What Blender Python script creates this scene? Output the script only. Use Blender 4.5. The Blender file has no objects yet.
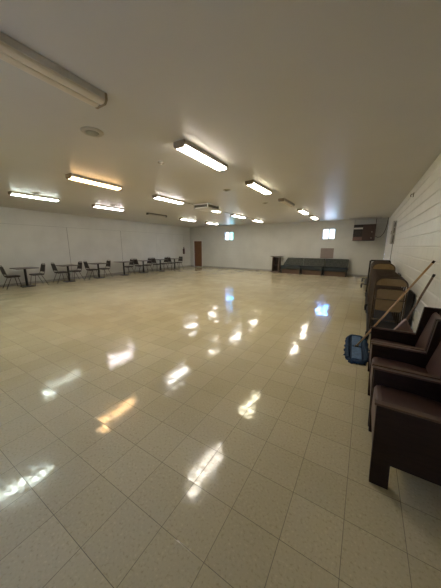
import bpy, bmesh, math, random
from mathutils import Vector, Matrix
random.seed(7)
PI = math.pi
SC = bpy.context.scene
COL = SC.collection

# ------------------------------------------------------------------ camera
H = 1.6253
PITCH, YAW, ROLL, FPX = 0.20268, 0.55014, 0.00429, 233.93
F = Vector((-math.sin(YAW) * math.cos(PITCH), math.cos(YAW) * math.cos(PITCH), -math.sin(PITCH)))
R = Vector((math.cos(YAW), math.sin(YAW), 0))
U = R.cross(F)
R2 = R * math.cos(ROLL) + U * math.sin(ROLL)
U2 = -R * math.sin(ROLL) + U * math.cos(ROLL)
cd = bpy.data.cameras.new('camera')
cd.sensor_fit = 'VERTICAL'
cd.sensor_height = 24
cd.lens = FPX / 588 * 24
cd.clip_start = 0.02
cam = bpy.data.objects.new('camera', cd)
COL.objects.link(cam)
mw = Matrix((R2, U2, -F)).transposed().to_4x4()
mw.translation = (0, 0, H)
cam.matrix_world = mw
SC.camera = cam

# ------------------------------------------------------------------ world / exposure
SC.view_settings.view_transform = 'Standard'
SC.view_settings.look = 'None'
SC.view_settings.gamma = 1
SC.view_settings.use_curve_mapping = False
SC.view_settings.exposure = 1.72
LAMP = 10.0
SKY = 8.0

w = bpy.data.worlds.new('world')
SC.world = w
w.use_nodes = True
nt = w.node_tree
bg = nt.nodes['Background']
tc = nt.nodes.new('ShaderNodeTexCoord')
sx = nt.nodes.new('ShaderNodeSeparateXYZ')
cr = nt.nodes.new('ShaderNodeValToRGB')
mr = nt.nodes.new('ShaderNodeMapRange')
mr.inputs[1].default_value = -0.5
mr.inputs[2].default_value = 0.5
nt.links.new(tc.outputs['Generated'], sx.inputs[0])
nt.links.new(sx.outputs[2], mr.inputs[0])
nt.links.new(mr.outputs[0], cr.inputs[0])
e = cr.color_ramp.elements
e[0].position = 0.30; e[0].color = (0.45, 0.50, 0.66, 1)
e[1].position = 0.50; e[1].color = (0.16, 0.175, 0.185, 1)
n_ = e.new(0.465); n_.color = (0.50, 0.56, 0.78, 1)
n_ = e.new(0.57); n_.color = (0.17, 0.20, 0.23, 1)
n_ = e.new(0.64); n_.color = (0.22, 0.42, 1.0, 1)
n_ = e.new(1.0); n_.color = (0.15, 0.35, 0.9, 1)
nt.links.new(cr.outputs[0], bg.inputs[0])
bg.inputs[1].default_value = SKY

# ------------------------------------------------------------------ room dimensions
XL, XR, YF, YB, ZC = -12.14, 0.802, -1.9, 15.085, 3.057

# daylight comes through the windows: portals guide the sky's light
def portal(x0, x1, z0, z1, y, rx):
    l = bpy.data.lights.new('window_daylight', 'AREA')
    l.shape = 'RECTANGLE'; l.size = x1 - x0; l.size_y = z1 - z0
    l.cycles.is_portal = True
    o = bpy.data.objects.new('window_daylight', l)
    o.location = ((x0 + x1) / 2, y, (z0 + z1) / 2)
    o.rotation_euler = (rx, 0, 0)
    COL.objects.link(o)
WINS = [(-8.89, -8.22, 2.03, 2.61), (-2.29, -1.63, 2.03, 2.61)]
for a, b, c, d in WINS:
    portal(a, b, c, d, YB + 0.19, -PI / 2)

# ------------------------------------------------------------------ materials
MATS = {}
def new_mat(name):
    m = bpy.data.materials.new(name)
    m.use_nodes = True
    MATS[name] = m
    return m, m.node_tree, m.node_tree.nodes['Principled BSDF']
def N(t, kind, **kw):
    n = t.nodes.new(kind)
    for k, v in kw.items():
        setattr(n, k, v)
    return n
def ramp(t, src, stops):
    r = N(t, 'ShaderNodeValToRGB')
    el = r.color_ramp.elements
    el[0].position, el[0].color = stops[0][0], (*stops[0][1], 1)
    el[1].position, el[1].color = stops[-1][0], (*stops[-1][1], 1)
    for p, c in stops[1:-1]:
        x = el.new(p); x.color = (*c, 1)
    t.links.new(src, r.inputs[0])
    return r.outputs[0]
def simple(name, col, rough=0.5, metal=0.0, var=0.12, scale=8.0, bump=0.0, bscale=60.0, spec=0.5, stretch=None):
    m, t, p = new_mat(name)
    tc = N(t, 'ShaderNodeTexCoord')
    src = tc.outputs['Object']
    if stretch:
        mp = N(t, 'ShaderNodeMapping'); mp.inputs['Scale'].default_value = stretch
        t.links.new(src, mp.inputs[0]); src = mp.outputs[0]
    nz = N(t, 'ShaderNodeTexNoise')
    nz.inputs['Scale'].default_value = scale; nz.inputs['Detail'].default_value = 4
    t.links.new(src, nz.inputs['Vector'])
    lo = tuple(c * (1 - var) for c in col); hi = tuple(min(1, c * (1 + var)) for c in col)
    c = ramp(t, nz.outputs[0], [(0.3, lo), (0.7, hi)])
    t.links.new(c, p.inputs['Base Color'])
    p.inputs['Roughness'].default_value = rough
    p.inputs['Metallic'].default_value = metal
    p.inputs['Specular IOR Level'].default_value = spec
    if bump:
        n2 = N(t, 'ShaderNodeTexNoise'); n2.inputs['Scale'].default_value = bscale; n2.inputs['Detail'].default_value = 3
        t.links.new(src, n2.inputs['Vector'])
        b = N(t, 'ShaderNodeBump'); b.inputs['Strength'].default_value = bump; b.inputs['Distance'].default_value = 0.004
        t.links.new(n2.outputs[0], b.inputs['Height']); t.links.new(b.outputs[0], p.inputs['Normal'])
    return m
def emis(name, col, strength):
    m, t, p = new_mat(name)
    p.inputs['Base Color'].default_value = (0.8, 0.8, 0.78, 1)
    p.inputs['Roughness'].default_value = 0.4
    p.inputs['Emission Color'].default_value = (*col, 1)
    p.inputs['Emission Strength'].default_value = strength
    return m

def mat_floor():
    m, t, p = new_mat('waxed_vinyl_tile')
    tc = N(t, 'ShaderNodeTexCoord')
    mp = N(t, 'ShaderNodeMapping')
    s = 1 / 0.3048
    mp.inputs['Scale'].default_value = (s, s, s)
    mp.inputs['Location'].default_value = (1.768 * s, -0.739 * s, 0.5)
    t.links.new(tc.outputs['Object'], mp.inputs[0])
    fl = N(t, 'ShaderNodeVectorMath', operation='FLOOR'); t.links.new(mp.outputs[0], fl.inputs[0])
    fr = N(t, 'ShaderNodeVectorMath', operation='FRACTION'); t.links.new(mp.outputs[0], fr.inputs[0])
    wn = N(t, 'ShaderNodeTexWhiteNoise', noise_dimensions='3D'); t.links.new(fl.outputs[0], wn.inputs[0])
    # joint mask from distance to the tile edge
    sp = N(t, 'ShaderNodeSeparateXYZ'); t.links.new(fr.outputs[0], sp.inputs[0])
    def edge(o):
        a = N(t, 'ShaderNodeMath', operation='SUBTRACT'); t.links.new(o, a.inputs[0]); a.inputs[1].default_value = 0.5
        b = N(t, 'ShaderNodeMath', operation='ABSOLUTE'); t.links.new(a.outputs[0], b.inputs[0])
        return b.outputs[0]
    mx = N(t, 'ShaderNodeMath', operation='MAXIMUM')
    t.links.new(edge(sp.outputs[0]), mx.inputs[0]); t.links.new(edge(sp.outputs[1]), mx.inputs[1])
    jm = N(t, 'ShaderNodeMapRange'); jm.inputs[1].default_value = 0.4925; jm.inputs[2].default_value = 0.499
    t.links.new(mx.outputs[0], jm.inputs[0])
    # colour: tile tint, speckle, worn patches
    tint = ramp(t, wn.outputs['Value'], [(0.0, (0.545, 0.48, 0.305)), (0.5, (0.57, 0.50, 0.32)), (1.0, (0.595, 0.525, 0.34))])
    sn = N(t, 'ShaderNodeTexNoise'); sn.inputs['Scale'].default_value = 60; sn.inputs['Detail'].default_value = 3
    t.links.new(tc.outputs['Object'], sn.inputs['Vector'])
    spk = ramp(t, sn.outputs[0], [(0.30, (0.80, 0.77, 0.73)), (0.42, (0.97, 0.97, 0.97)), (0.60, (1, 1, 1)), (0.72, (1.14, 1.14, 1.14))])
    m1 = N(t, 'ShaderNodeMix', data_type='RGBA', blend_type='MULTIPLY'); m1.inputs[0].default_value = 1
    t.links.new(tint, m1.inputs[6]); t.links.new(spk, m1.inputs[7])
    dn = N(t, 'ShaderNodeTexNoise'); dn.inputs['Scale'].default_value = 0.7; dn.inputs['Detail'].default_value = 5
    t.links.new(tc.outputs['Object'], dn.inputs['Vector'])
    dirt = ramp(t, dn.outputs[0], [(0.3, (0.90, 0.88, 0.84)), (0.65, (1.04, 1.04, 1.04))])
    m2 = N(t, 'ShaderNodeMix', data_type='RGBA', blend_type='MULTIPLY'); m2.inputs[0].default_value = 1
    t.links.new(m1.outputs[2], m2.inputs[6]); t.links.new(dirt, m2.inputs[7])
    m3 = N(t, 'ShaderNodeMix', data_type='RGBA'); t.links.new(jm.outputs[0], m3.inputs[0])
    t.links.new(m2.outputs[2], m3.inputs[6]); m3.inputs[7].default_value = (0.15, 0.13, 0.10, 1)
    t.links.new(m3.outputs[2], p.inputs['Base Color'])
    # each tile lies very slightly out of level, and the wax is wavy
    sb = N(t, 'ShaderNodeVectorMath', operation='SUBTRACT'); t.links.new(wn.outputs['Color'], sb.inputs[0]); sb.inputs[1].default_value = (0.5, 0.5, 0.5)
    sc = N(t, 'ShaderNodeVectorMath', operation='MULTIPLY'); t.links.new(sb.outputs[0], sc.inputs[0]); sc.inputs[1].default_value = (0.030, 0.030, 0)
    wv = N(t, 'ShaderNodeTexNoise'); wv.inputs['Scale'].default_value = 9; wv.inputs['Detail'].default_value = 3
    t.links.new(tc.outputs['Object'], wv.inputs['Vector'])
    bp = N(t, 'ShaderNodeBump'); bp.inputs['Strength'].default_value = 0.11; bp.inputs['Distance'].default_value = 0.010
    t.links.new(wv.outputs[0], bp.inputs['Height'])
    bj = N(t, 'ShaderNodeBump', invert=True); bj.inputs['Strength'].default_value = 0.35; bj.inputs['Distance'].default_value = 0.001
    t.links.new(jm.outputs[0], bj.inputs['Height']); t.links.new(bp.outputs[0], bj.inputs['Normal'])
    ad = N(t, 'ShaderNodeVectorMath', operation='ADD'); t.links.new(bj.outputs[0], ad.inputs[0]); t.links.new(sc.outputs[0], ad.inputs[1])
    nm = N(t, 'ShaderNodeVectorMath', operation='NORMALIZE'); t.links.new(ad.outputs[0], nm.inputs[0])
    t.links.new(nm.outputs[0], p.inputs['Normal'])
    # mop streaks left in the wax vary the gloss
    sm = N(t, 'ShaderNodeMapping'); sm.inputs['Scale'].default_value = (5, 45, 1); t.links.new(tc.outputs['Object'], sm.inputs[0])
    sn2 = N(t, 'ShaderNodeTexNoise'); sn2.inputs['Scale'].default_value = 1; sn2.inputs['Detail'].default_value = 3
    t.links.new(sm.outputs[0], sn2.inputs['Vector'])
    rn = ramp(t, sn2.outputs[0], [(0.38, (0.05,) * 3), (0.62, (0.15,) * 3)])
    t.links.new(rn, p.inputs['Roughness'])
    p.inputs['Specular IOR Level'].default_value = 0.42
    return m

def mat_block(name, axis, col):
    m, t, p = new_mat(name)
    tc = N(t, 'ShaderNodeTexCoord')
    sp = N(t, 'ShaderNodeSeparateXYZ'); t.links.new(tc.outputs['Object'], sp.inputs[0])
    cb = N(t, 'ShaderNodeCombineXYZ')
    t.links.new(sp.outputs[axis], cb.inputs[0]); t.links.new(sp.outputs[2], cb.inputs[1])
    br = N(t, 'ShaderNodeTexBrick')
    br.inputs['Scale'].default_value = 1
    br.inputs['Brick Width'].default_value = 0.4064
    br.inputs['Row Height'].default_value = 0.2032
    br.inputs['Mortar Size'].default_value = 0.006
    br.inputs['Mortar Smooth'].default_value = 0.4
    t.links.new(cb.outputs[0], br.inputs[0])
    nz = N(t, 'ShaderNodeTexNoise'); nz.inputs['Scale'].default_value = 1.3; nz.inputs['Detail'].default_value = 5
    t.links.new(tc.outputs['Object'], nz.inputs['Vector'])
    c = ramp(t, nz.outputs[0], [(0.3, tuple(x * 0.93 for x in col)), (0.7, tuple(x * 1.04 for x in col))])
    t.links.new(c, p.inputs['Base Color'])
    fn = N(t, 'ShaderNodeTexNoise'); fn.inputs['Scale'].default_value = 70; fn.inputs['Detail'].default_value = 4
    t.links.new(tc.outputs['Object'], fn.inputs['Vector'])
    b1 = N(t, 'ShaderNodeBump'); b1.inputs['Strength'].default_value = 0.35; b1.inputs['Distance'].default_value = 0.003
    t.links.new(fn.outputs[0], b1.inputs['Height'])
    b2 = N(t, 'ShaderNodeBump', invert=True); b2.inputs['Strength'].default_value = 0.8; b2.inputs['Distance'].default_value = 0.005
    t.links.new(br.outputs['Fac'], b2.inputs['Height']); t.links.new(b1.outputs[0], b2.inputs['Normal'])
    t.links.new(b2.outputs[0], p.inputs['Normal'])
    p.inputs['Roughness'].default_value = 0.42
    return m

def mat_plain_wall(name, col, rough):
    return simple(name, col, rough, var=0.05, scale=1.5, bump=0.25, bscale=25)

def mat_ceiling():
    m, t, p = new_mat('painted_ceiling')
    tc = N(t, 'ShaderNodeTexCoord')
    mp = N(t, 'ShaderNodeMapping'); mp.inputs['Scale'].default_value = (1 / 1.22, 1 / 2.44, 1)
    mp.inputs['Location'].default_value = (0.3, 0.2, 0.5)
    t.links.new(tc.outputs['Object'], mp.inputs[0])
    fr = N(t, 'ShaderNodeVectorMath', operation='FRACTION'); t.links.new(mp.outputs[0], fr.inputs[0])
    fl = N(t, 'ShaderNodeVectorMath', operation='FLOOR'); t.links.new(mp.outputs[0], fl.inputs[0])
    wn = N(t, 'ShaderNodeTexWhiteNoise', noise_dimensions='3D'); t.links.new(fl.outputs[0], wn.inputs[0])
    nz = N(t, 'ShaderNodeTexNoise'); nz.inputs['Scale'].default_value = 0.8; nz.inputs['Detail'].default_value = 4
    t.links.new(tc.outputs['Object'], nz.inputs['Vector'])
    c1 = ramp(t, nz.outputs[0], [(0.3, (0.575, 0.55, 0.505)), (0.7, (0.605, 0.58, 0.53))])
    t.links.new(c1, p.inputs['Base Color'])
    # faint drywall waviness, the panels very slightly out of plane
    bz = N(t, 'ShaderNodeTexNoise'); bz.inputs['Scale'].default_value = 2.2; bz.inputs['Detail'].default_value = 4
    t.links.new(tc.outputs['Object'], bz.inputs['Vector'])
    b1 = N(t, 'ShaderNodeBump'); b1.inputs['Strength'].default_value = 0.25; b1.inputs['Distance'].default_value = 0.02
    t.links.new(bz.outputs[0], b1.inputs['Height'])
    sb = N(t, 'ShaderNodeVectorMath', operation='SUBTRACT'); t.links.new(wn.outputs['Color'], sb.inputs[0]); sb.inputs[1].default_value = (0.5, 0.5, 0.5)
    sc = N(t, 'ShaderNodeVectorMath', operation='MULTIPLY'); t.links.new(sb.outputs[0], sc.inputs[0]); sc.inputs[1].default_value = (0.012, 0.012, 0)
    ad = N(t, 'ShaderNodeVectorMath', operation='ADD'); t.links.new(b1.outputs[0], ad.inputs[0]); t.links.new(sc.outputs[0], ad.inputs[1])
    nm = N(t, 'ShaderNodeVectorMath', operation='NORMALIZE'); t.links.new(ad.outputs[0], nm.inputs[0])
    t.links.new(nm.outputs[0], p.inputs['Normal'])
    p.inputs['Roughness'].default_value = 0.42
    p.inputs['Specular IOR Level'].default_value = 0.38
    return m

M_floor = mat_floor()
M_ceil = mat_ceiling()
M_blockR = mat_block('painted_block_right', 1, (0.70, 0.69, 0.64))
M_blockB = mat_block('painted_block_back', 0, (0.62, 0.62, 0.575))
M_panelL = mat_plain_wall('painted_panel_left', (0.62, 0.62, 0.585), 0.4)
M_seam = simple('wall_seam_shadow_gap', (0.22, 0.22, 0.21), 0.7)
M_base = simple('vinyl_baseboard', (0.36, 0.35, 0.32), 0.5)
M_housing = simple('lamp_housing_enamel', (0.62, 0.58, 0.51), 0.4)
M_cap = simple('lamp_end_cap_plastic', (0.33, 0.27, 0.19), 0.5)
M_lens_off = simple('yellowed_acrylic_lens', (0.68, 0.60, 0.47), 0.3, var=0.04)
M_tube = simple('unlit_glass_tube', (0.45, 0.44, 0.42), 0.3)
M_darkhousing = simple('dark_housing', (0.10, 0.09, 0.08), 0.6)  # one dark tone for bare housing, vent cores, louvre core and slots
M_bright = simple('bright_white_enamel', (0.82, 0.81, 0.77), 0.4, var=0.03)
M_white = simple('white_enamel', (0.66, 0.64, 0.59), 0.45, var=0.05)
M_offwhite = simple('off_white_plastic', (0.46, 0.42, 0.34), 0.5, var=0.06)
M_greyvent = simple('grey_vent_core', (0.27, 0.265, 0.20), 0.6)
M_darkmetal = simple('dark_metal', (0.035, 0.033, 0.032), 0.45, metal=0.5)
M_black = simple('black_plastic', (0.015, 0.015, 0.016), 0.5)
M_steel = simple('dull_steel', (0.32, 0.30, 0.27), 0.35, metal=0.8)
M_doorwood = simple('varnished_door_wood', (0.19, 0.085, 0.033), 0.45, var=0.25, scale=5, stretch=(9, 9, 0.7))
M_brass = simple('brass', (0.5, 0.36, 0.14), 0.3, metal=0.9)
M_alu = simple('window_aluminium', (0.30, 0.33, 0.34), 0.4, metal=0.4)
M_brownac = simple('brown_enamelled_steel', (0.05, 0.028, 0.024), 0.45)
M_pinkac = simple('faded_brown_plastic', (0.17, 0.10, 0.085), 0.5)
M_vinyl = simple('brown_mauve_vinyl', (0.070, 0.036, 0.029), 0.42, var=0.14, scale=5, bump=0.2, bscale=90)
M_mauve = simple('mauve_vinyl', (0.24, 0.155, 0.135), 0.5, var=0.1, scale=6)
M_darkwood = simple('dark_stained_wood', (0.024, 0.011, 0.007), 0.6, spec=0.25, var=0.3, scale=6, stretch=(1, 8, 8))
M_edgewood = simple('lighter_wood_edge', (0.10, 0.055, 0.036), 0.4, var=0.2, scale=9)  # lighter brown wood for the arm caps
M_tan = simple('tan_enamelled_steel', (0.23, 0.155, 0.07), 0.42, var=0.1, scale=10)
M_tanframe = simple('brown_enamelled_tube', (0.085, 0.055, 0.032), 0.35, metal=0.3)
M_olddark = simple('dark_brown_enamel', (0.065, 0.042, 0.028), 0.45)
M_blue = simple('blue_cotton_yarn', (0.022, 0.048, 0.095), 0.9, var=0.4, scale=45, bump=0.8, bscale=120)
M_bluecap = simple('light_blue_cloth_backing', (0.075, 0.135, 0.235), 0.9, var=0.25, scale=25)
M_handle = simple('light_wood_handle', (0.42, 0.26, 0.12), 0.45, var=0.2, scale=8)
M_handle2 = simple('brown_wood_handle', (0.15, 0.09, 0.055), 0.5, var=0.2, scale=8)
M_chairpad = simple('dark_brown_vinyl', (0.035, 0.026, 0.022), 0.5)
M_chairleg = simple('bronze_tube_metal', (0.11, 0.095, 0.08), 0.4, metal=0.6)
M_tabletop = simple('dark_laminate', (0.09, 0.065, 0.05), 0.35)
M_seatgreen = simple('dark_teal_vinyl', (0.010, 0.018, 0.022), 0.5, var=0.2)
M_backgreen = simple('mottled_green_fabric', (0.058, 0.062, 0.05), 0.85, var=0.8, scale=22)
M_benchwood = simple('brown_plinth_wood', (0.11, 0.065, 0.04), 0.5, var=0.2, stretch=(1, 6, 6))
M_lectern = simple('grey_brown_wood', (0.13, 0.09, 0.07), 0.5, var=0.2)
M_lecternshade = simple('lectern_inside_shade', (0.05, 0.03, 0.022), 0.55, var=0.2)  # lectern wood darkened, shade of the open inside put into the colour
M_board = simple('dusty_pink_board', (0.27, 0.215, 0.19), 0.6, var=0.06)
M_slab = simple('charcoal_laminate', (0.010, 0.010, 0.012), 0.45)
M_grey = simple('grey_enamel', (0.42, 0.41, 0.38), 0.5, var=0.08)
M_straw = simple('broom_straw', (0.35, 0.24, 0.10), 0.9, var=0.3, scale=60, stretch=(1, 1, 0.1))
m, t, p = new_mat('clear_window_glass')
p.inputs['Base Color'].default_value = (1, 1, 1, 1); p.inputs['Transmission Weight'].default_value = 1
p.inputs['Roughness'].default_value = 0.0; p.inputs['IOR'].default_value = 1.02
M_glass = m
m, t, p = new_mat('teal_tinted_glass')
p.inputs['Base Color'].default_value = (0.22, 0.76, 0.70, 1); p.inputs['Transmission Weight'].default_value = 1
p.inputs['Roughness'].default_value = 0.0; p.inputs['IOR'].default_value = 1.02
M_glass2 = m
m, t, p = new_mat('pale_blue_glass')
p.inputs['Base Color'].default_value = (0.62, 0.88, 0.95, 1); p.inputs['Transmission Weight'].default_value = 1
p.inputs['Roughness'].default_value = 0.0; p.inputs['IOR'].default_value = 1.02
M_glass3 = m

# ------------------------------------------------------------------ mesh helpers
def add_box(bm, a, b, bevel=0.0, seg=2, rot=None, piv=None, mi=0):
    x0, y0, z0 = a; x1, y1, z1 = b
    t = bmesh.new()
    bmesh.ops.create_cube(t, size=1)
    for v in t.verts:
        v.co = Vector(((x0 + x1) / 2 + v.co.x * (x1 - x0), (y0 + y1) / 2 + v.co.y * (y1 - y0), (z0 + z1) / 2 + v.co.z * (z1 - z0)))
    if bevel:
        bmesh.ops.bevel(t, geom=t.edges[:], offset=bevel, segments=seg, affect='EDGES', profile=0.5)
    if rot is not None:
        pv = Vector(piv) if piv else Vector(((x0 + x1) / 2, (y0 + y1) / 2, (z0 + z1) / 2))
        for v in t.verts:
            v.co = pv + rot @ (v.co - pv)
    merge(bm, t, mi)
    return bm
def merge(bm, t, mi=0):
    vs = [bm.verts.new(v.co) for v in t.verts]
    t.verts.index_update()
    for f in t.faces:
        nf = bm.faces.new([vs[v.index] for v in f.verts])
        nf.material_index = mi
        nf.smooth = f.smooth
    t.free()
def add_prism(bm, poly, axis, a, b, bevel=0.0, mi=0):
    """poly of 2-D points in the plane across axis, extruded from a to b"""
    def P(p, k):
        if axis == 0: return (k, p[0], p[1])
        if axis == 1: return (p[0], k, p[1])
        return (p[0], p[1], k)
    t = bmesh.new()
    v0 = [t.verts.new(P(p, a)) for p in poly]
    v1 = [t.verts.new(P(p, b)) for p in poly]
    n = len(poly)
    t.faces.new(v0[::-1]); t.faces.new(v1)
    for i in range(n):
        t.faces.new((v0[i], v0[(i + 1) % n], v1[(i + 1) % n], v1[i]))
    bmesh.ops.recalc_face_normals(t, faces=t.faces[:])
    if bevel:
        bmesh.ops.bevel(t, geom=t.edges[:], offset=bevel, segments=2, affect='EDGES', profile=0.5)
    merge(bm, t, mi)
    return bm
def add_tube(bm, pts, r, seg=8, closed=False, mi=0, r_end=None):
    pts = [Vector(p) for p in pts]
    n = len(pts)
    rings = []
    prev = None
    for i, p in enumerate(pts):
        if closed:
            d = (pts[(i + 1) % n] - pts[i - 1]).normalized()
        elif i == 0: d = (pts[1] - p).normalized()
        elif i == n - 1: d = (p - pts[i - 1]).normalized()
        else: d = ((pts[i + 1] - p).normalized() + (p - pts[i - 1]).normalized()).normalized()
        if prev is None:
            up = Vector((0, 0, 1)) if abs(d.z) < 0.9 else Vector((1, 0, 0))
            s = d.cross(up).normalized()
        else:
            s = (prev - d * prev.dot(d)).normalized()
        prev = s
        q = d.cross(s)
        rr = r if r_end is None else r + (r_end - r) * i / (n - 1)
        rings.append([bm.verts.new(p + (s * math.cos(2 * PI * k / seg) + q * math.sin(2 * PI * k / seg)) * rr) for k in range(seg)])
    m = n if closed else n - 1
    for i in range(m):
        a, b = rings[i], rings[(i + 1) % n]
        for k in range(seg):
            f = bm.faces.new((a[k], a[(k + 1) % seg], b[(k + 1) % seg], b[k])); f.smooth = True; f.material_index = mi
    if not closed:
        f = bm.faces.new(rings[0][::-1]); f.material_index = mi
        f = bm.faces.new(rings[-1]); f.material_index = mi
    return bm
def add_lathe(bm, prof, c=(0, 0, 0), seg=24, mi=0):
    rings = []
    for r, z in prof:
        rings.append([bm.verts.new((c[0] + r * math.cos(2 * PI * k / seg), c[1] + r * math.sin(2 * PI * k / seg), c[2] + z)) for k in range(seg)])
    for a, b in zip(rings, rings[1:]):
        for k in range(seg):
            f = bm.faces.new((a[k], a[(k + 1) % seg], b[(k + 1) % seg], b[k])); f.smooth = True; f.material_index = mi
    bm.faces.new(rings[0][::-1]).material_index = mi
    bm.faces.new(rings[-1]).material_index = mi
    return bm
def arc(cx, cz, r, a0, a1, n=6):
    return [(cx + r * math.cos(a0 + (a1 - a0) * i / n), cz + r * math.sin(a0 + (a1 - a0) * i / n)) for i in range(n + 1)]
def rrect(x0, x1, z0, z1, r, top_only=False, n=5):
    pts = []
    if top_only: pts += [(x0, z0), (x1, z0)]
    else: pts += arc(x0 + r, z0 + r, r, PI, 1.5 * PI, n) + arc(x1 - r, z0 + r, r, 1.5 * PI, 2 * PI, n)
    pts += arc(x1 - r, z1 - r, r, 0, PI / 2, n) + arc(x0 + r, z1 - r, r, PI / 2, PI, n)
    return pts
def obj(name, bm, mats, parent=None, label=None):
    bmesh.ops.recalc_face_normals(bm, faces=bm.faces[:])
    me = bpy.data.meshes.new(name)
    bm.to_mesh(me); bm.free()
    for mm in (mats if isinstance(mats, (list, tuple)) else [mats]):
        me.materials.append(mm)
    o = bpy.data.objects.new(name, me)
    COL.objects.link(o)
    if parent: o.parent = parent
    if label: o['label'] = label
    return o
def B(*a, **k):
    return add_box(bmesh.new(), *a, **k)
def thing(name, label, cat, loc=(0, 0, 0), rz=0, group=None):
    o = bpy.data.objects.new(name, None)
    o.empty_display_size = 0.1
    COL.objects.link(o)
    o.location = loc; o.rotation_euler = (0, 0, rz)
    o['label'] = label; o['category'] = cat
    if group: o['group'] = group
    return o
def tag(o, label, cat, group=None):
    o['label'] = label; o['category'] = cat
    if group: o['group'] = group
    return o
def struct(name, bm, m, parent=None):
    o = obj(name, bm, m, parent)
    o['kind'] = 'structure'
    return o
def dup(root, loc=None, rz=None, label=None):
    r = root.copy(); COL.objects.link(r)
    if loc is not None: r.location = loc
    if rz is not None: r.rotation_euler = (0, 0, rz)
    if label: r['label'] = label
    for ch in list(root.children):
        c = ch.copy(); COL.objects.link(c); c.parent = r
        for g in list(ch.children):
            d = g.copy(); COL.objects.link(d); d.parent = c
    return r

# ------------------------------------------------------------------ room shell
T = 0.2
struct('floor', B((XL - T, YF - T, -0.15), (XR + T, YB + T, 0)), M_floor)
struct('ceiling', B((XL - T, YF - T, ZC), (XR + T, YB + T, ZC + 0.15)), M_ceil)
bm = B((XR + 0.014, YF - T, 0), (XR + T, YB + T, ZC))
def block_face(bm, y0, y1, z0, z1, c=0.013, cy=0.002):
    """one block's face standing proud of the joints, with chamfered edges"""
    if y1 - y0 < 0.03: return
    o_ = [bm.verts.new((XR + 0.014, y, z)) for y, z in ((y0, z0), (y1, z0), (y1, z1), (y0, z1))]
    i_ = [bm.verts.new((XR, y, z)) for y, z in ((y0 + cy, z0 + c), (y1 - cy, z0 + c), (y1 - cy, z1 - c), (y0 + cy, z1 - c))]
    bm.faces.new(i_)
    for k in range(4):
        bm.faces.new((o_[k], o_[(k + 1) % 4], i_[(k + 1) % 4], i_[k]))
row = 0
z = 0.0
while z < ZC - 0.01:
    y = YF - (0.2 if row % 2 else 0.0)
    while y < YB:
        block_face(bm, max(y, YF), min(y + 0.4064, YB), z + 0.004, min(z + 0.2032, ZC + 0.004) - 0.004)
        y += 0.4064
    z += 0.2032; row += 1
struct('wall_right', bm, simple('glossy_painted_block', (0.80, 0.795, 0.75), 0.34, var=0.05, scale=1.5, bump=0.35, bscale=70))
def wall_y(name, y0, y1, holes, m):
    """wall along x with rectangular openings"""
    bm = bmesh.new()
    xs = sorted(set([XL, XR] + [h[0] for h in holes] + [h[1] for h in holes]))
    for a, b in zip(xs, xs[1:]):
        hs = [h for h in holes if h[0] <= a + 1e-6 and h[1] >= b - 1e-6]
        z = 0
        for h in sorted(hs, key=lambda h: h[2]):
            if h[2] > z: add_box(bm, (a, y0, z), (b, y1, h[2]))
            z = h[3]
        add_box(bm, (a, y0, z), (b, y1, ZC))
    return struct(name, bm, m)
DOOR = (-11.76, -10.95, 0, 2.0)
wall_y('wall_back', YB, YB + T, WINS + [DOOR], M_blockB)
ADDED_FWIN = (-2.9, -2.2, 1.1, 2.2)  # unseen window added behind the camera for bluish light on the near floor
wall_y('wall_front', YF - T, YF, [ADDED_FWIN], M_blockB)
# left wall with its panel seams
lw = struct('wall_left', B((XL - T, YF - T, 0), (XL, YB + T, ZC)), M_panelL)
bm = bmesh.new()
for y in (5.92, 8.8):
    add_box(bm, (XL - 0.001, y - 0.008, 0.1), (XL + 0.004, y + 0.008, 2.44))
struct('trim_1', bm, M_seam)
bm = bmesh.new()
for y in (3.04, 11.5, 14.3):
    add_box(bm, (XL - 0.001, y - 0.006, 0.1), (XL + 0.004, y + 0.006, 2.44))
add_box(bm, (XL - 0.001, YF, 2.44), (XL + 0.006, YB, 2.452))
struct('trim_2', bm, simple('painted_seam_batten', (0.42, 0.42, 0.40), 0.5))
struct('baseboard_left', B((XL, YF, 0), (XL + 0.012, YB, 0.09)), M_base)
bm = B((DOOR[1] + 0.05, YB - 0.012, 0), (XR, YB, 0.09))
add_box(bm, (XL, YB - 0.012, 0), (DOOR[0] - 0.05, YB, 0.09))
struct('baseboard_back', bm, M_base)
struct('baseboard_right', B((XR - 0.012, YF, 0), (XR, YB, 0.09)), M_base)

# windows of the back wall, and the unseen one added in the front wall
def window(n, w, y, glassR, sgn=1):
    x0, x1, z0, z1 = w
    bm = bmesh.new()
    f = 0.03
    ya, yb = y + 0.07 * sgn, y + 0.11 * sgn
    ya, yb = min(ya, yb), max(ya, yb)
    add_box(bm, (x0, ya, z0), (x0 + f, yb, z1)); add_box(bm, (x1 - f, ya, z0), (x1, yb, z1))
    add_box(bm, (x0 + f, ya, z0), (x1 - f, yb, z0 + f)); add_box(bm, (x0 + f, ya, z1 - f), (x1 - f, yb, z1))
    xm = (x0 + x1) / 2
    add_box(bm, (xm - 0.035, ya, z0 + f), (xm + 0.035, yb, z1 - f))
    fr = struct('window_%d' % n, bm, M_alu)
    for a, b, g in ((x0 + f, xm - 0.035, M_glass), (xm + 0.035, x1 - f, glassR)):
        obj('pane', B((a, (ya + yb) / 2 - 0.003, z0 + f), (b, (ya + yb) / 2 + 0.003, z1 - f)), g, fr)
    obj('window_sill', B((x0 + 0.001, y - 0.02 if sgn > 0 else yb, z0 - 0.001), (x1 - 0.001, ya if sgn > 0 else y + 0.02, z0 + 0.012)), M_white, fr)
window(1, WINS[0], YB, M_glass2)
window(2, WINS[1], YB, M_glass3)
window(3, ADDED_FWIN, YF, M_glass, -1)
portal(ADDED_FWIN[0], ADDED_FWIN[1], ADDED_FWIN[2], ADDED_FWIN[3], YF - 0.19, PI / 2)

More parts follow.
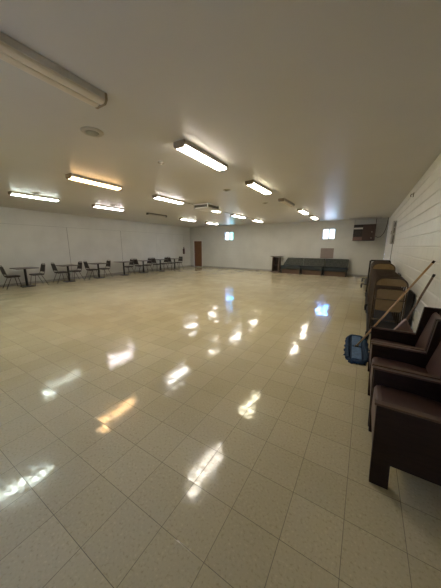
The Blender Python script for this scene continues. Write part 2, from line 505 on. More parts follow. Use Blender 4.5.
# door in the back wall
dx0, dx1, _, dz1 = DOOR
bm = bmesh.new()
for a, b in ((dx0 - 0.05, dx0 + 0.03), (dx1 - 0.03, dx1 + 0.05)):
    add_box(bm, (a, YB - 0.02, 0), (b, YB - 0.001, dz1 + 0.05))
add_box(bm, (dx0 + 0.03, YB - 0.02, dz1 - 0.02), (dx1 - 0.03, YB - 0.001, dz1 + 0.05))
door = struct('door_1', B((dx0 + 0.01, YB + 0.04, 0.01), (dx1 - 0.01, YB + 0.085, dz1 - 0.01), bevel=0.004), M_doorwood)
obj('door_frame', bm, M_white, door)
bm = add_lathe(bmesh.new(), [(0.012, 0), (0.012, 0.03), (0.028, 0.035), (0.03, 0.05), (0.02, 0.062)], seg=14)
bmesh.ops.rotate(bm, verts=bm.verts[:], matrix=Matrix.Rotation(PI / 2, 3, 'X'))
bmesh.ops.translate(bm, verts=bm.verts[:], vec=(dx0 + 0.08, YB + 0.04, 1.0))
obj('door_knob', bm, M_brass, door)
obj('threshold', B((dx0 + 0.031, YB - 0.019, 0), (dx1 - 0.031, YB + 0.035, 0.03)), M_grey, door)

# ------------------------------------------------------------------ ceiling lights
ROWX = {1: -2.394, 2: -5.38, 3: -8.451}
Y0, DY, HL = 3.37, 2.33, 0.585
HW = 0.094
def lens_profile(hw, drop):
    # W-shaped wraparound lens, open top
    pts = []
    zt = ZC - 0.034
    pts.append((-hw, zt))
    pts.append((-hw - 0.004, zt - 0.012))
    for k in range(7):
        a = PI + PI * k / 6
        pts.append((-hw / 2 + hw / 2 * math.cos(a), zt - 0.012 - drop * 0.55 + drop * 0.45 * math.sin(a) + 0.0))
    for k in range(1, 7):
        a = PI + PI * k / 6
        pts.append((hw / 2 + hw / 2 * math.cos(a), zt - 0.012 - drop * 0.55 + drop * 0.45 * math.sin(a)))
    pts.append((hw + 0.004, zt - 0.012))
    pts.append((hw, zt))
    return pts
def make_light(x, y, mat, label, group='wraparound fluorescent ceiling lights', lens=True, hl=HL):
    t = thing('ceiling_light', label, 'ceiling light', (x, y, ZC), 0, group)
    bm = bmesh.new()
    add_box(bm, (-HW, -hl, -0.034), (HW, hl, 0))
    if lens:
        for s in (-1, 1):      # side lips that hold the lens
            add_box(bm, (s * HW - 0.0025, -hl + 0.013, -0.056), (s * HW + 0.0025, hl - 0.013, -0.0341))
        obj('lamp_housing', bm, M_housing, t)
        prof = [(a, b - ZC) for a, b in lens_profile(HW * 0.95, 0.04)]
        obj('diffuser', add_prism(bmesh.new(), prof, 1, -hl + 0.012, hl - 0.012), mat, t)
        for s in (-1, 1):
            ya, yb = (s * hl - 0.012, s * hl + 0.012)
            pr = [(-HW - 0.005, 0), (-HW - 0.005, -0.056), (-HW * 0.75, -0.088), (HW * 0.75, -0.088), (HW + 0.005, -0.056), (HW + 0.005, 0)]
            obj('end_cap', add_prism(bmesh.new(), pr, 1, ya, yb), M_cap, t)
    else:
        for v in bm.verts:
            v.co.x *= 0.62
        obj('lamp_housing', bm, M_darkhousing, t)
        for s in (-1, 1):
            obj('lamp_tube', add_tube(bmesh.new(), [(s * 0.04, -hl + 0.03, -0.065), (s * 0.04, hl - 0.03, -0.065)], 0.013, 8), M_tube, t)
            obj('lamp_socket', B((-0.06, s * hl - 0.03 if s > 0 else -hl, -0.085), (0.06, s * hl if s > 0 else -hl + 0.03, -0.039)), M_black, t)
    return t
WARM = (1.0, 0.91, 0.78); NEU = (1.0, 0.96, 0.92); GREEN = (0.88, 1.0, 0.90); ORANGE = (1.0, 0.60, 0.27); PINK = (1.0, 0.89, 0.92); YEL = (1.0, 0.92, 0.66)
L = emis
light_mats = {'warm': L('lit_lens_warm', WARM, LAMP), 'neutral': L('lit_lens_neutral', NEU, LAMP), 'green': L('lit_lens_greenish', GREEN, LAMP),
              'orange': L('lit_lens_orange', ORANGE, LAMP * 0.9), 'pink': L('lit_lens_pinkish', PINK, LAMP), 'yellow': L('lit_lens_yellow', YEL, LAMP)}
lights = [
    (1, -1, None, 'unlit yellowed strip light overhead, cut off by the left edge of the photo'),
    (1, 0, 'warm', 'lit twin-tube strip light nearest the camera, in the middle of the ceiling'),
    (1, 1, 'yellow', 'lit strip light with a yellowish glow, second along the row nearest the right wall'),
    (1, 2, None, 'unlit dark-edged strip light between lit ones in the row nearest the right wall'),
    (1, 3, 'warm', 'small lit strip light just beyond the unlit one, on the right-hand row'),
    (1, 4, 'warm', 'lit strip light closest to the back wall on the right-hand row'),
    (2, -1, 'green', 'lit strip light beyond the left edge, seen only as a reflection in the floor'),
    (2, 0, 'orange', 'lit strip light with an orange glow on the middle row'),
    (2, 1, 'neutral', 'lit strip light just before the louvred ceiling unit on the middle row'),
    (2, 2, 'warm', 'lit strip light directly behind the louvred ceiling unit'),
    (2, 3, 'neutral', 'lit strip light, second beyond the louvred ceiling unit on the middle row'),
    (2, 4, 'warm', 'lit strip light closest to the back wall on the middle row'),
    (3, 0, 'green', 'lit strip light with a greenish white glow at the left, near the left wall'),
    (3, 1, 'pink', 'lit strip light with a pinkish white glow, second along the left row'),
    (3, 2, 'bare', 'unlit narrow strip light without its cover on the left row'),
    (3, 3, 'neutral', 'lit strip light beyond the uncovered one on the left row'),
    (3, 4, 'neutral', 'lit strip light closest to the door and back wall on the left row'),
]
for row, i, mk, lab in lights:
    x, y = ROWX[row], Y0 + i * DY
    if mk == 'bare': make_light(x, y + 0.1, None, lab, lens=False)
    elif mk is None: make_light(x, y, M_lens_off, lab)
    else: make_light(x, y, light_mats[mk], lab)
# conduit joining the middle row
cl = ['thin white conduit on the ceiling before the louvred unit', 'thin white conduit on the ceiling behind the louvred unit', 'thin white conduit between the two farthest lights of the middle row']
for k, (a, b) in enumerate(((1, 2), (2, 3), (3, 4))):
    ya, yb = Y0 + a * DY + HL + 0.02, Y0 + b * DY - HL - 0.02
    if k == 0: yb = 6.88
    o = obj('conduit', add_tube(bmesh.new(), [(ROWX[2], ya, ZC - 0.012), (ROWX[2], yb, ZC - 0.012)], 0.012, 8), M_white)
    tag(o, cl[k], 'conduit', 'ceiling conduits')

# round vents, detectors
def disc(x, y, r, label, name, cat, dark, group=None, drop=0.03):
    t = thing(name, label, cat, (x, y, ZC), 0, group)
    obj('rim', add_lathe(bmesh.new(), [(r, 0), (r, -0.006), (r * 0.9, -drop * 0.6), (r * 0.62, -drop * 0.62), (r * 0.6, -0.004)][::-1], seg=28), M_offwhite, t)
    obj('core', add_lathe(bmesh.new(), [(r * 0.59, -0.002), (r * 0.59, -drop * 0.5), (r * 0.45, -drop), (0.01, -drop * 1.05)][::-1], seg=28), dark, t)
    return t
disc(-3.17, 2.0, 0.135, 'round ceiling speaker with a grey-green centre near the big unlit strip light', 'ceiling_speaker', 'speaker', M_greyvent)
disc(-8.1, 3.25, 0.13, 'dark round ceiling vent just above the greenish strip light', 'ceiling_vent', 'vent', M_darkhousing, 'small round ceiling vents')
disc(-7.99, 5.57, 0.12, 'dark round ceiling vent just above the pinkish strip light', 'ceiling_vent', 'vent', M_darkhousing, 'small round ceiling vents')
disc(-3.24, 3.27, 0.06, 'small off-white detector beside the nearest lit strip light', 'smoke_detector', 'detector', M_offwhite, 'ceiling detectors')
disc(-3.28, 5.65, 0.10, 'grey round detector between the two lit lights in the centre', 'smoke_detector', 'detector', M_greyvent, 'ceiling detectors')
disc(-3.1, 7.9, 0.09, 'small round detector left of the unlit dark-edged strip light', 'smoke_detector', 'detector', M_greyvent, 'ceiling detectors')

# ceiling unit with louvres on two sides
t = thing('ceiling_air_unit', 'white boxy ceiling air unit with dark louvred sides', 'air unit', (-4.77, 6.9, ZC))
ux0, ux1, uy1, uz = -0.58, 0.02, 0.74, -0.17
bm = bmesh.new()
add_box(bm, (ux0 + 0.02, 0.02, uz + 0.02), (ux1 - 0.02, uy1 - 0.02, -0.001))
obj('louvre_core', bm, M_darkhousing, t)
bm = bmesh.new()
f = 0.025
add_box(bm, (ux0, 0, uz), (ux1, uy1, uz + 0.02))
for xx in (ux0, ux1 - f):
    for yy in (0, uy1 - f):
        add_box(bm, (xx, yy, uz + 0.02), (xx + f, yy + f, 0))
for a, b in (((ux0 + f, 0), (ux1 - f, f)), ((ux0 + f, uy1 - f), (ux1 - f, uy1)), ((ux0, f), (ux0 + f, uy1 - f)), ((ux1 - f, f), (ux1, uy1 - f))):
    add_box(bm, (a[0], a[1], -0.04), (b[0], b[1], 0)); add_box(bm, (a[0], a[1], uz + 0.02), (b[0], b[1], uz + 0.045))
obj('casing', bm, M_bright, t)
bm = bmesh.new()
for k in range(4):
    z = uz + 0.045 + k * 0.022
    add_box(bm, (ux0 + f, 0.004, z), (ux1 - f, 0.018, z + 0.006)); add_box(bm, (ux0 + f, uy1 - 0.018, z), (ux1 - f, uy1 - 0.004, z + 0.006))
    add_box(bm, (ux0 + 0.004, f, z), (ux0 + 0.018, uy1 - f, z + 0.006)); add_box(bm, (ux1 - 0.018, f, z), (ux1 - 0.004, uy1 - f, z + 0.006))
obj('louvre_slats', bm, M_greyvent, t)

# ------------------------------------------------------------------ things on the walls
o = obj('access_board', B((-2.31, YB - 0.025, 0.94), (-1.61, YB - 0.001, 1.52), bevel=0.004), M_board)
tag(o, 'dusty pink square board on the back wall above the benches', 'board')
o = obj('wall_box', B((-11.5, YB - 0.07, 2.32), (-11.2, YB - 0.001, 2.45), bevel=0.01), M_white)  # plain white box above the door, no lamp in it
tag(o, 'small white box on the wall above the brown door', 'wall box')
t = thing('fire_extinguisher', 'small dark extinguisher on the left wall near the far corner', 'extinguisher', (XL, 14.2, 1.0))
obj('cylinder', add_lathe(bmesh.new(), [(0.03, 0), (0.075, 0.01), (0.08, 0.03), (0.08, 0.33), (0.06, 0.39), (0.025, 0.42)], (0.085, 0, 0), 16), simple('dark_red_enamel', (0.06, 0.02, 0.018), 0.4), t)
bm = B((0.06, -0.02, 0.42), (0.11, 0.02, 0.5), bevel=0.004)
obj('valve', bm, M_black, t)
obj('trigger', B((0.05, -0.012, 0.501), (0.17, 0.012, 0.515)), M_black, t)
obj('bracket', B((0.001, -0.03, 0.30), (0.04, 0.03, 0.36)), M_black, t)
add = bmesh.new()
add_tube(add, [(0.085, 0.02, 0.46), (0.085, 0.08, 0.44), (0.085, 0.10, 0.36), (0.085, 0.095, 0.18)], 0.009, 6)
obj('hose', add, M_black, t)

# electrical box by the corner of the right wall
t = thing('electrical_box', 'narrow off-white electrical box high on the right wall near the back corner', 'electrical box', (XR, 10.72, 1.72))
obj('casing', B((-0.10, -0.2, 0), (-0.001, 0.2, 0.8), bevel=0.006), M_grey, t)
bm = B((-0.118, -0.19, 0.02), (-0.101, 0.19, 0.78), bevel=0.004)
obj('cover', bm, M_white, t)
obj('latch', B((-0.13, -0.17, 0.34), (-0.119, -0.14, 0.46)), M_black, t)
bm = bmesh.new()
for z0, z1 in ((0.05, 0.3), (0.38, 0.55), (0.6, 0.74)):
    add_box(bm, (-0.062, -0.206, z0), (-0.035, -0.2005, z1))
obj('knockout_slots', bm, M_darkhousing, t)
obj('conduit', add_tube(bmesh.new(), [(-0.03, -0.1, 0), (-0.03, -0.1, -1.7)], 0.014, 8), M_grey, t)
t = thing('wall_hook', 'small dark fitting high on the right wall just under the ceiling', 'hook', (XR, 7.36, 2.82))
obj('plate', B((-0.012, -0.04, -0.05), (-0.001, 0.04, 0.05), bevel=0.003), M_greyvent, t)
obj('hook', add_tube(bmesh.new(), [(-0.012, 0, 0.02), (-0.05, 0, 0.02), (-0.06, 0, -0.01), (-0.05, 0, -0.035)], 0.008, 6), M_darkmetal, t)

# air conditioner in the back right corner
t = thing('air_conditioner', 'brown room air conditioner mounted high in the back right corner', 'air conditioner', (-0.70, 14.35, 1.93))
W, D, HH = 0.98, YB - 14.35 - 0.001, 0.80
obj('casing', B((0, 0.03, 0), (W, D, HH), bevel=0.015), M_brownac, t)
obj('control_panel', B((0.42, 0.0, 0.01), (W - 0.01, 0.029, HH - 0.02), bevel=0.008), M_brownac, t)
bm = B((0.01, 0.004, HH - 0.15), (0.415, 0.029, HH - 0.01))
obj('upper_grille', bm, M_black, t)
obj('filter_strip', B((0.01, -0.004, HH - 0.23), (0.415, 0.029, HH - 0.155)), M_white, t, 'pale strip between the two dark grilles')
gr = obj('air_grille', B((0.01, 0.014, 0.19), (0.415, 0.029, HH - 0.235)), M_black, t)
bm = bmesh.new()
for k in range(9):
    add_box(bm, (0.015, 0.002, 0.20 + k * 0.033), (0.41, 0.013, 0.208 + k * 0.033))
obj('louvre', bm, M_brownac, gr)
obj('lower_tray', B((0.01, -0.01, 0.01), (0.415, 0.029, 0.185), bevel=0.006), M_pinkac, t, 'faded pinkish brown lower panel')
for k in range(2):
    tb = add_lathe(bmesh.new(), [(0.03, 0), (0.03, 0.015), (0.02, 0.03)], seg=14)
    bmesh.ops.rotate(tb, verts=tb.verts[:], matrix=Matrix.Rotation(PI / 2, 3, 'X'))
    bmesh.ops.translate(tb, verts=tb.verts[:], vec=(0.82, 0.0, 0.12 + 0.30 * k))
    obj('knob', tb, M_steel, t)
for xx in (0.02, W - 0.02):
    for yy in (0.06, 0.66):
        obj('hanger_rod', add_tube(bmesh.new(), [(xx, yy, HH + 0.001), (xx, yy, ZC - 1.93 - 0.02)], 0.008, 6), M_grey if xx < 0.5 else M_darkmetal, t)
for yy in (0.06, 0.66):
    obj('ceiling_rail', B((-0.25, yy - 0.015, ZC - 1.93 - 0.02), (W + 0.2, yy + 0.015, ZC - 1.93 - 0.001)), M_grey, t)
o = obj('power_cord', add_tube(bmesh.new(), [(0.296, 14.6, 2.15), (0.40, 14.6, 2.08), (0.52, 14.62, 2.12), (0.63, 14.68, 2.28), (0.70, 14.75, 2.5), (0.735, 14.8, 2.75), (0.75, 14.85, ZC - 0.002)], 0.013, 8), M_darkmetal)
tag(o, 'dark power cord curving from the air conditioner up to the ceiling', 'cord')

# ------------------------------------------------------------------ benches and lectern
BW = 1.21
def bench(x0, label, slant=False):
    t = thing('booth_bench', label, 'bench', (x0, 15.04, 0), 0, 'dark booth benches along the back wall')
    y = -0.80
    obj('plinth', B((0.03, y + 0.10, 0), (BW - 0.03, -0.04, 0.26)), M_benchwood, t)
    obj('seat', B((0.005, y + 0.02, 0.262), (BW - 0.005, -0.14, 0.47), bevel=0.04, seg=3), M_seatgreen, t)
    bm = add_prism(bmesh.new(), [(-0.30, 0.44), (-0.19, 0.472), (-0.04, 0.92), (-0.155, 0.925)], 0, 0.012, BW - 0.012, bevel=0.012)
    if slant:
        for v in bm.verts:
            if v.co.x < 0.1: v.co.x += 0.24 * max(0, v.co.z - 0.44) / 0.48
    obj('backrest', bm, M_backgreen, t)
    for xx in (0.035, BW - 0.075):
        obj('front_leg', B((xx, y + 0.03, 0), (xx + 0.04, y + 0.095, 0.262)), M_black, t)
    return t
bl = ['dark green booth bench beside the lectern at the back wall', 'middle one of three dark green booth benches at the back wall', 'dark green booth bench at the right end under the air conditioner']
for k in range(3):
    bench(-4.42 + k * (BW + 0.01), bl[k], k == 0)

t = thing('lectern', 'dark brown wooden lectern standing against the back wall left of the benches', 'lectern', (-5.10, 14.42, 0))
for xx in (0.06, 0.46):
    obj('side_panel', B((xx, 0.05, 0.06), (xx + 0.035, 0.5, 0.93)), M_lectern, t)
obj('back_panel', B((0.096, 0.46, 0.06), (0.459, 0.49, 0.92)), M_lecternshade, t)
obj('shelf', B((0.096, 0.07, 0.42), (0.459, 0.459, 0.445)), M_lecternshade, t)
obj('base', B((0.0, 0.0, 0), (0.56, 0.54, 0.06), bevel=0.006), M_lectern, t)
obj('top', B((-0.06, 0.0, 0.96), (0.64, 0.56, 0.99), bevel=0.006, rot=Matrix.Rotation(-0.10, 3, 'X')), M_lectern, t)

# ------------------------------------------------------------------ tables and stacking chairs on the left
def make_table(label):
    t = thing('cafe_table', label, 'table', (0, 0, 0), 0, 'small square tables along the left wall')
    obj('tabletop', B((-0.36, -0.36, 0.72), (0.36, 0.36, 0.748), bevel=0.008), M_tabletop, t)
    obj('pedestal', add_tube(bmesh.new(), [(0, 0, 0.03), (0, 0, 0.719)], 0.042, 12), M_black, t)
    bm = B((-0.19, -0.19, 0), (0.19, 0.19, 0.028), bevel=0.012)
    obj('base_plate', bm, M_black, t)
    return t
def make_chair(label):
    t = thing('stacking_chair', label, 'chair', (0, 0, 0), 0, 'dark chairs at the small tables')
    # faces +y
    obj('seat', B((-0.20, -0.20, 0.43), (0.20, 0.18, 0.48), bevel=0.02, seg=3), M_chairpad, t)
    rot = Matrix.Rotation(0.22, 3, 'X')
    bm = bmesh.new()
    add_prism(bm, [(-0.185, 0.55), (0.185, 0.55), (0.155, 0.83), (0.12, 0.85), (-0.12, 0.85), (-0.155, 0.83)], 1, -0.235, -0.195, bevel=0.01)
    for v in bm.verts:
        v.co = Vector((0, -0.2, 0.47)) + rot @ (v.co - Vector((0, -0.2, 0.47)))
    obj('backrest', bm, M_chairpad, t)
    bm = bmesh.new()
    pts = [(-0.19, -0.20, 0.44), (-0.19, -0.215, 0.55), (-0.165, -0.215, 0.84), (-0.10, -0.215, 0.89), (0.10, -0.215, 0.89), (0.165, -0.215, 0.84), (0.19, -0.215, 0.55), (0.19, -0.20, 0.44)]
    pts = [Vector((0, -0.2, 0.47)) + rot @ (Vector(p) - Vector((0, -0.2, 0.47))) for p in pts]
    add_tube(bm, pts, 0.011, 6)
    obj('back_frame', bm, M_chairleg, t)
    for sx in (-1, 1):
        obj('leg', add_tube(bmesh.new(), [(sx * 0.19, 0.10, 0.44), (sx * 0.215, 0.17, 0.0)], 0.011, 6), M_chairleg, t)
        obj('leg', add_tube(bmesh.new(), [(sx * 0.19, -0.10, 0.44), (sx * 0.215, -0.30, 0.0)], 0.011, 6), M_chairleg, t)
    bm = bmesh.new()
    add_tube(bm, [(-0.19, 0.15, 0.425), (0.19, 0.15, 0.425), (0.19, -0.19, 0.425), (-0.19, -0.19, 0.425)], 0.009, 6, closed=True)
    obj('seat_frame', bm, M_chairleg, t)
    return t
TX = -11.45
TY = [3.84, 5.43, 6.86, 8.33, 9.70, 11.10, 12.45]
tl = ['small dark table nearest the left edge of the photo', 'second small dark table from the left edge', 'third small dark table from the left edge, right of the wall seam',
      'small dark table with only one chair', 'fifth small dark table from the left, just past the one-chair table', 'second to last small dark table toward the door', 'last small dark table, nearest the brown door']
cl = [('leftmost chair, partly cut off, facing the nearest small table', 'chair facing left at the small table nearest the left edge'),
      ('left-hand chair of the second small table', 'right-hand chair of the second small table'),
      ('left-hand chair of the third small table', 'right-hand chair of the third small table'),
      (None, 'only chair at the fourth small table'),
      ('left-hand chair of the fifth small table', 'right-hand chair of the fifth small table'),
      ('left-hand chair of the sixth small table', 'right-hand chair of the sixth small table'),
      ('left-hand chair of the last small table', 'last chair of the row, nearest the door, at the last small table')]
tab0 = make_table(tl[0]); ch0 = make_chair(cl[0][0])
used = False
OFF = [(0.40, 0.36), (0.28, 0.28), (0.31, 0.29), (0, 0.27), (0.27, 0.27), (0.27, 0.27), (0.27, 0.40)]
for k, y in enumerate(TY):
    if k == 0: tab0.location = (TX, y, 0)
    else: dup(tab0, (TX, y, 0), random.uniform(-0.04, 0.04), tl[k])
    for j in (0, 1):
        if cl[k][j] is None: continue
        yy = y - OFF[k][0] if j == 0 else y + OFF[k][1]
        rz = (0 if j == 0 else PI) + random.uniform(-0.06, 0.06)
        xx = TX + random.uniform(-0.015, 0.015)
        if not used:
            ch0.location = (xx, yy, 0); ch0.rotation_euler = (0, 0, rz); used = True
        else:
            dup(ch0, (xx, yy, 0), rz, cl[k][j])

# ------------------------------------------------------------------ armchairs on the right
AW = 0.585
def make_armchair(label):
    # local: x from 0 (front) to 0.64 (back), y from 0 to AW, faces -x
    t = thing('armchair', label, 'chair', (0, 0, 0), 0, 'dark armchairs along the right wall')
    side = [(0.035, 0.0), (0.145, 0.0), (0.135, 0.19), (0.47, 0.19), (0.50, 0.0), (0.60, 0.0), (0.64, 0.945), (0.49, 0.945), (0.455, 0.60), (0.012, 0.60)]
    capp = [(0.0, 0.601), (0.452, 0.601), (0.455, 0.617), (0.0, 0.617)]
    for a in (0, AW - 0.045):
        sp = obj('side_panel', add_prism(bmesh.new(), side, 1, a, a + 0.045, bevel=0.003), M_darkwood, t)
        obj('armrest', add_prism(bmesh.new(), capp, 1, a - 0.002 if a else a, a + 0.045 if a else a + 0.047, bevel=0.003), M_edgewood, sp, 'lighter wooden arm cap')
    seat = [(0.030, 0.22), (0.026, 0.44), (0.04, 0.467), (0.07, 0.478), (0.30, 0.475), (0.52, 0.455), (0.52, 0.36), (0.06, 0.33), (0.06, 0.24)]
    obj('seat', add_prism(bmesh.new(), seat, 1, 0.049, AW - 0.049, bevel=0.006), M_vinyl, t)
    back = [(0.46, 0.47), (0.50, 0.458), (0.56, 0.49), (0.615, 0.88), (0.60, 0.905), (0.58, 0.905), (0.56, 0.88)]
    obj('backrest', add_prism(bmesh.new(), back, 1, 0.049, AW - 0.049, bevel=0.012), M_vinyl, t)
    obj('back_panel', add_prism(bmesh.new(), [(0.58, 0.2), (0.595, 0.2), (0.632, 0.92), (0.622, 0.92)], 1, 0.046, AW - 0.046), M_darkwood, t)
    return t
a0 = make_armchair('brown armchair nearest the camera at the right edge')
a0.location = (0.155, 1.70, 0)
dup(a0, (0.150, 1.70 + AW + 0.02, 0), 0, 'middle brown armchair of the three along the right wall')
dup(a0, (0.150, 1.70 + 2 * (AW + 0.02) - 0.005, 0), 0, 'farthest brown armchair, next to the dust mop')

# seat cushion standing on its corner behind the armchairs
bm = bmesh.new()
add_prism(bm, [(x, z) for x, z in rrect(-0.17, 0.17, -0.17, 0.17, 0.03)], 1, -0.04, 0.04, bevel=0.012)
bmesh.ops.rotate(bm, verts=bm.verts[:], matrix=Matrix.Rotation(PI / 4, 3, 'Y'))
sc = Matrix.Diagonal((0.72, 1, 1.25)); bmesh.ops.transform(bm, matrix=sc.to_4x4(), verts=bm.verts[:])
for v in bm.verts: v.co.z += 0.29
o = obj('seat_pad', bm, M_mauve)
zmin = min(v.co.z for v in o.data.vertices); zmax = max(v.co.z for v in o.data.vertices)
o.scale = (1.25, 1, 0.70 / (zmax - zmin)); o.location = (0.53, 3.75, -zmin * 0.70 / (zmax - zmin))
tag(o, 'mauve pad with a pointed top standing behind the farthest armchair', 'pad')

# ------------------------------------------------------------------ dust mop and broom
t = thing('dust_mop', 'blue dust mop lying on the floor, wooden handle leaning on the right wall', 'mop', (0.03, 4.17, 0), 0.04)
def fringe_outline(n, hx, hy, amp):
    pts = []
    for k in range(n):
        a = 2 * PI * k / n
        ca, sa = math.cos(a), math.sin(a)
        s = 1 / max(abs(ca) ** 6 + abs(sa) ** 6, 1e-9) ** (1 / 6)
        j = 1 + random.uniform(-amp, amp)
        pts.append((hx * ca * s * j, hy * sa * s * (1 + (j - 1) * 0.4)))
    return pts
bm = bmesh.new()
add_prism(bm, fringe_outline(60, 0.145, 0.58, 0.13), 2, 0.002, 0.022)
hd = obj('mop_head', bm, M_blue, t)
bm = bmesh.new()
for k in range(420):       # looped yarn all round the rim
    a = 2 * PI * k / 420 + random.uniform(-0.02, 0.02)
    ca, sa = math.cos(a), math.sin(a)
    s = 1 / (abs(ca) ** 6 + abs(sa) ** 6) ** (1 / 6)
    bx, by = 0.105 * ca * s, 0.53 * sa * s
    ln = random.uniform(0.035, 0.058)
    nx, ny = (1 if ca > 0 else -1, 0) if abs(ca) > abs(sa) else (0, 1 if sa > 0 else -1)
    nx += random.uniform(-.3, .3); ny += random.uniform(-.3, .3)
    add_tube(bm, [(bx, by, 0.034), (bx + nx * ln * .5, by + ny * ln * .5, 0.042), (bx + nx * ln, by + ny * ln, 0.012)], 0.009, 5)
obj('yarn_fringe', bm, M_blue, t)
bm = B((-0.065, -0.50, 0.022), (0.065, -0.03, 0.047), bevel=0.010)
add_box(bm, (-0.065, 0.03, 0.022), (0.065, 0.50, 0.047), bevel=0.010)
obj('mop_backing', bm, M_bluecap, t)
bm = B((-0.03, -0.028, 0.025), (0.03, 0.028, 0.06), bevel=0.006)
obj('swivel_clamp', bm, M_darkmetal, t)
base = Vector((0.0, 0.0, 0.055)); top = Vector((0.762, 0.055, 1.435))
Rm = Matrix.Rotation(-0.04, 3, 'Z'); top = Rm @ top
obj('handle', add_tube(bmesh.new(), [base, top * 0.5 + base * 0.5, top], 0.0135, 10), M_handle, t)
bt = (top - base).normalized()
obj('handle_tip', add_tube(bmesh.new(), [top - bt * 0.03, top + bt * 0.006], 0.0155, 10), M_darkwood, t)

t = thing('push_broom', 'brown broom handle leaning against the right wall behind the armchairs', 'broom', (0.45, 4.13, 0))
obj('broom_head', B((-0.035, -0.15, 0.09), (0.035, 0.15, 0.13), bevel=0.008), M_darkwood, t)
bm = bmesh.new()
for i in range(18):
    for j in range(4):
        x = -0.027 + j * 0.018; y = -0.14 + i * 0.0165
        add_tube(bm, [(x, y, 0.092), (x * 1.3, y * 1.05, 0.0)], 0.006, 4)
obj('bristles', bm, M_straw, t)
tp = Vector((0.333, -0.09, 1.27)); b0 = Vector((0, 0, 0.12))
obj('handle', add_tube(bmesh.new(), [b0, (b0 + tp) / 2, tp], 0.0135, 10), M_handle2, t)
bt = (tp - b0).normalized()
obj('handle_tip', add_tube(bmesh.new(), [tp - bt * 0.03, tp + bt * 0.006], 0.0155, 10), M_black, t)

# ------------------------------------------------------------------ carts of folding chairs
def cart(y0, y1, x0, x1, uprights, label, zd=0.17, ztop=1.19, inset=0.0):
    t = thing('chair_cart', label, 'cart', ((x0 + x1) / 2, y0, 0), 0)
    hx = (x1 - x0) / 2; ln = y1 - y0
    bm = bmesh.new()
    for s in (-1, 1):
        xr = s * (hx - inset)
        add_box(bm, (xr - 0.02, 0, zd - 0.03), (xr + 0.02, ln, zd))
        if inset:
            xa, xb = sorted((xr + s * 0.0201, s * (hx + 0.02)))
            for yc in (0.06, ln - 0.06): add_box(bm, (xa, yc - 0.02, zd - 0.03), (xb, yc + 0.02, zd - 0.001))
    hq = hx - inset
    for yy in (0, ln / 2 - 0.02, ln - 0.04):
        add_box(bm, (-hq + 0.02, yy, zd - 0.03), (hq - 0.02, yy + 0.04, zd - 0.007))
    obj('deck_frame', bm, M_darkmetal, t)
    obj('added_dark_deck', B((-hq + 0.021, 0.005, zd - 0.006), (hq - 0.021, ln - 0.005, zd - 0.0005)), M_black, t)  # dark sheet added so the space below the chairs looks dark
    for s in (-1, 1):
        for yy in (0.06, ln - 0.06):
            c = bmesh.new()
            ri = [(0.065 * math.cos(2 * PI * k / 20), 0.065 + 0.065 * math.sin(2 * PI * k / 20)) for k in range(20)]
            add_prism(c, [(yy + a, b) for a, b in ri], 0, s * hx - 0.024, s * hx + 0.024, bevel=0.004)
            cs = obj('caster', c, M_black, t)
            f = B((s * hx - 0.032, yy - 0.02, 0.05), (s * hx - 0.026, yy + 0.02, zd - 0.031))
            add_box(f, (s * hx + 0.026, yy - 0.02, 0.05), (s * hx + 0.032, yy + 0.02, zd - 0.031))
            add_box(f, (s * hx - 0.032, yy - 0.025, zd - 0.038), (s * hx + 0.032, yy + 0.025, zd - 0.031))
            obj('fork', f, M_darkmetal, cs)
    for yy in uprights:
        obj('end_frame', add_tube(bmesh.new(), [(-hx, yy, zd), (-hx, yy, ztop - 0.03), (-hx + 0.03, yy, ztop), (hx - 0.03, yy, ztop), (hx, yy, ztop - 0.03), (hx, yy, zd)], 0.026, 8), M_darkmetal, t)
    return t
def make_folding(label, M_tan=None, M_fr=None, bars=(0.565, 0.20)):
    # folded flat, standing upright, plane across y; front (seat side) faces -y
    t = thing('folding_chair', label, 'folding chair', (0, 0, 0), 0, 'tan metal folding chairs on the carts')
    W2 = 0.225
    def U(w, z0, z1, r, y):
        pts = [(-w, y, z0)] + [(a, y, b) for a, b in arc(-w + r, z1 - r, r, PI, PI / 2, 6)] + [(a, y, b) for a, b in arc(w - r, z1 - r, r, PI / 2, 0, 6)] + [(w, y, z0)]
        return pts
    obj('back_frame', add_tube(bmesh.new(), U(W2, 0, 0.93, 0.13, 0.0), 0.012, 8), M_fr, t)
    pl = [(x, z) for x, z in rrect(-W2 + 0.012, W2 - 0.012, 0.80, 0.918, 0.115, top_only=True, n=6)]
    obj('backrest', add_prism(bmesh.new(), pl, 1, -0.006, 0.004), M_tan, t)
    obj('seat_frame', add_tube(bmesh.new(), U(W2 - 0.028, 0.03, 0.745, 0.05, -0.028), 0.010, 8), M_fr, t)
    pl = [(x, z) for x, z in rrect(-W2 + 0.036, W2 - 0.036, 0.36, 0.734, 0.042)]
    obj('seat', add_prism(bmesh.new(), pl, 1, -0.034, -0.022, bevel=0.003), M_tan, t)
    for z in bars:
        obj('stretcher', add_tube(bmesh.new(), [(-W2 + 0.005, -0.047, z), (W2 - 0.005, -0.047, z)], 0.009, 6), M_fr, t)
    return t
C1X = 0.42
fl1 = ['brown folding chair, third in line on the nearer cart', 'brown folding chair, fourth in line on the nearer cart', 'brown folding chair, fifth in line on the nearer cart', 'brown folding chair, second to last on the nearer cart', 'brown folding chair, last on the nearer cart']
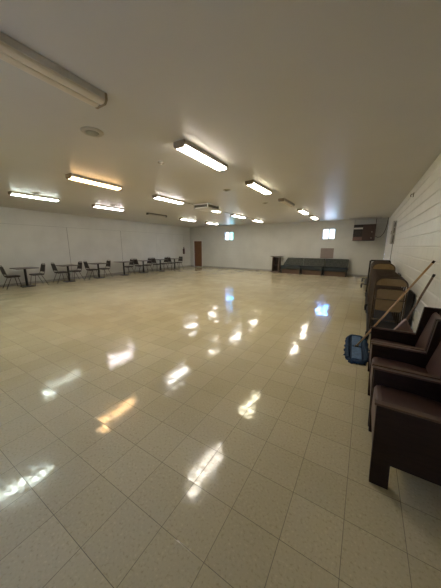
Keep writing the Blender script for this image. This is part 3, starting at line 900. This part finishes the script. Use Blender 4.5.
cart(4.66, 6.75, 0.17, 0.66, [], 'low black chair cart under the nearer folding chairs', zd=0.17)
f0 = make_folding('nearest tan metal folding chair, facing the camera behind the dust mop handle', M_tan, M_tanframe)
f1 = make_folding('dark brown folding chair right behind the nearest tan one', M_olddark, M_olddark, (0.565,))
f1.location = (C1X, 5.14, 0.172); f1['group'] = 'brown metal folding chairs on the nearer cart'
f0.location = (C1X, 4.86, 0.172)
ys = [5.38, 5.64, 5.92, 6.24, 6.56]
for k, y in enumerate(ys):
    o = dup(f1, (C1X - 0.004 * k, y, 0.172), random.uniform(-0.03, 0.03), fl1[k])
C2X = 0.42
cart(6.95, 9.05, 0.14, 0.66, [2.02], 'tall black chair cart farther along the right wall', zd=0.17)
ys = [7.35, 7.58, 7.81, 8.04, 8.27, 8.5, 8.73]
for k, y in enumerate(ys):
    lab = 'folding chair at the front of the farther cart, higher than the nearer ones' if k == 0 else 'folding chair stacked inside the farther cart'
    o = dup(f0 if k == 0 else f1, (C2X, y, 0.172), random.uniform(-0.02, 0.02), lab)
    if k: o['group'] = 'folding chairs inside the farther cart'
    o.scale = (1.08, 1, 1.1)
cart(10.85, 12.85, -0.03, 0.56, [], 'low empty dolly with black casters behind the tall cart', zd=0.17, inset=0.12)

# dark panels leaning between the carts and the wall
o = obj('leaning_panel', add_prism(bmesh.new(), rrect(5.0, 5.6, 0.0, 0.84, 0.09, top_only=True), 0, -0.0125, 0.0125, bevel=0.003), M_slab)
o.location = (XR - 0.06, 0, 0.0); o.rotation_euler = (0, 0.04, 0)
tag(o, 'black flat panel with rounded corners leaning on the wall beside the nearer folding chairs', 'panel', 'panels leaning on the right wall')
o = obj('leaning_panel', add_prism(bmesh.new(), rrect(7.2, 7.75, 0.0, 0.95, 0.03, top_only=True), 0, -0.0125, 0.0125, bevel=0.003), simple('slate_laminate', (0.035, 0.04, 0.05), 0.5))
o.location = (XR - 0.06, 0, 0.0); o.rotation_euler = (0, 0.04, 0)
tag(o, 'slate grey panel leaning on the wall beside the farther folding chairs', 'panel', 'panels leaning on the right wall')
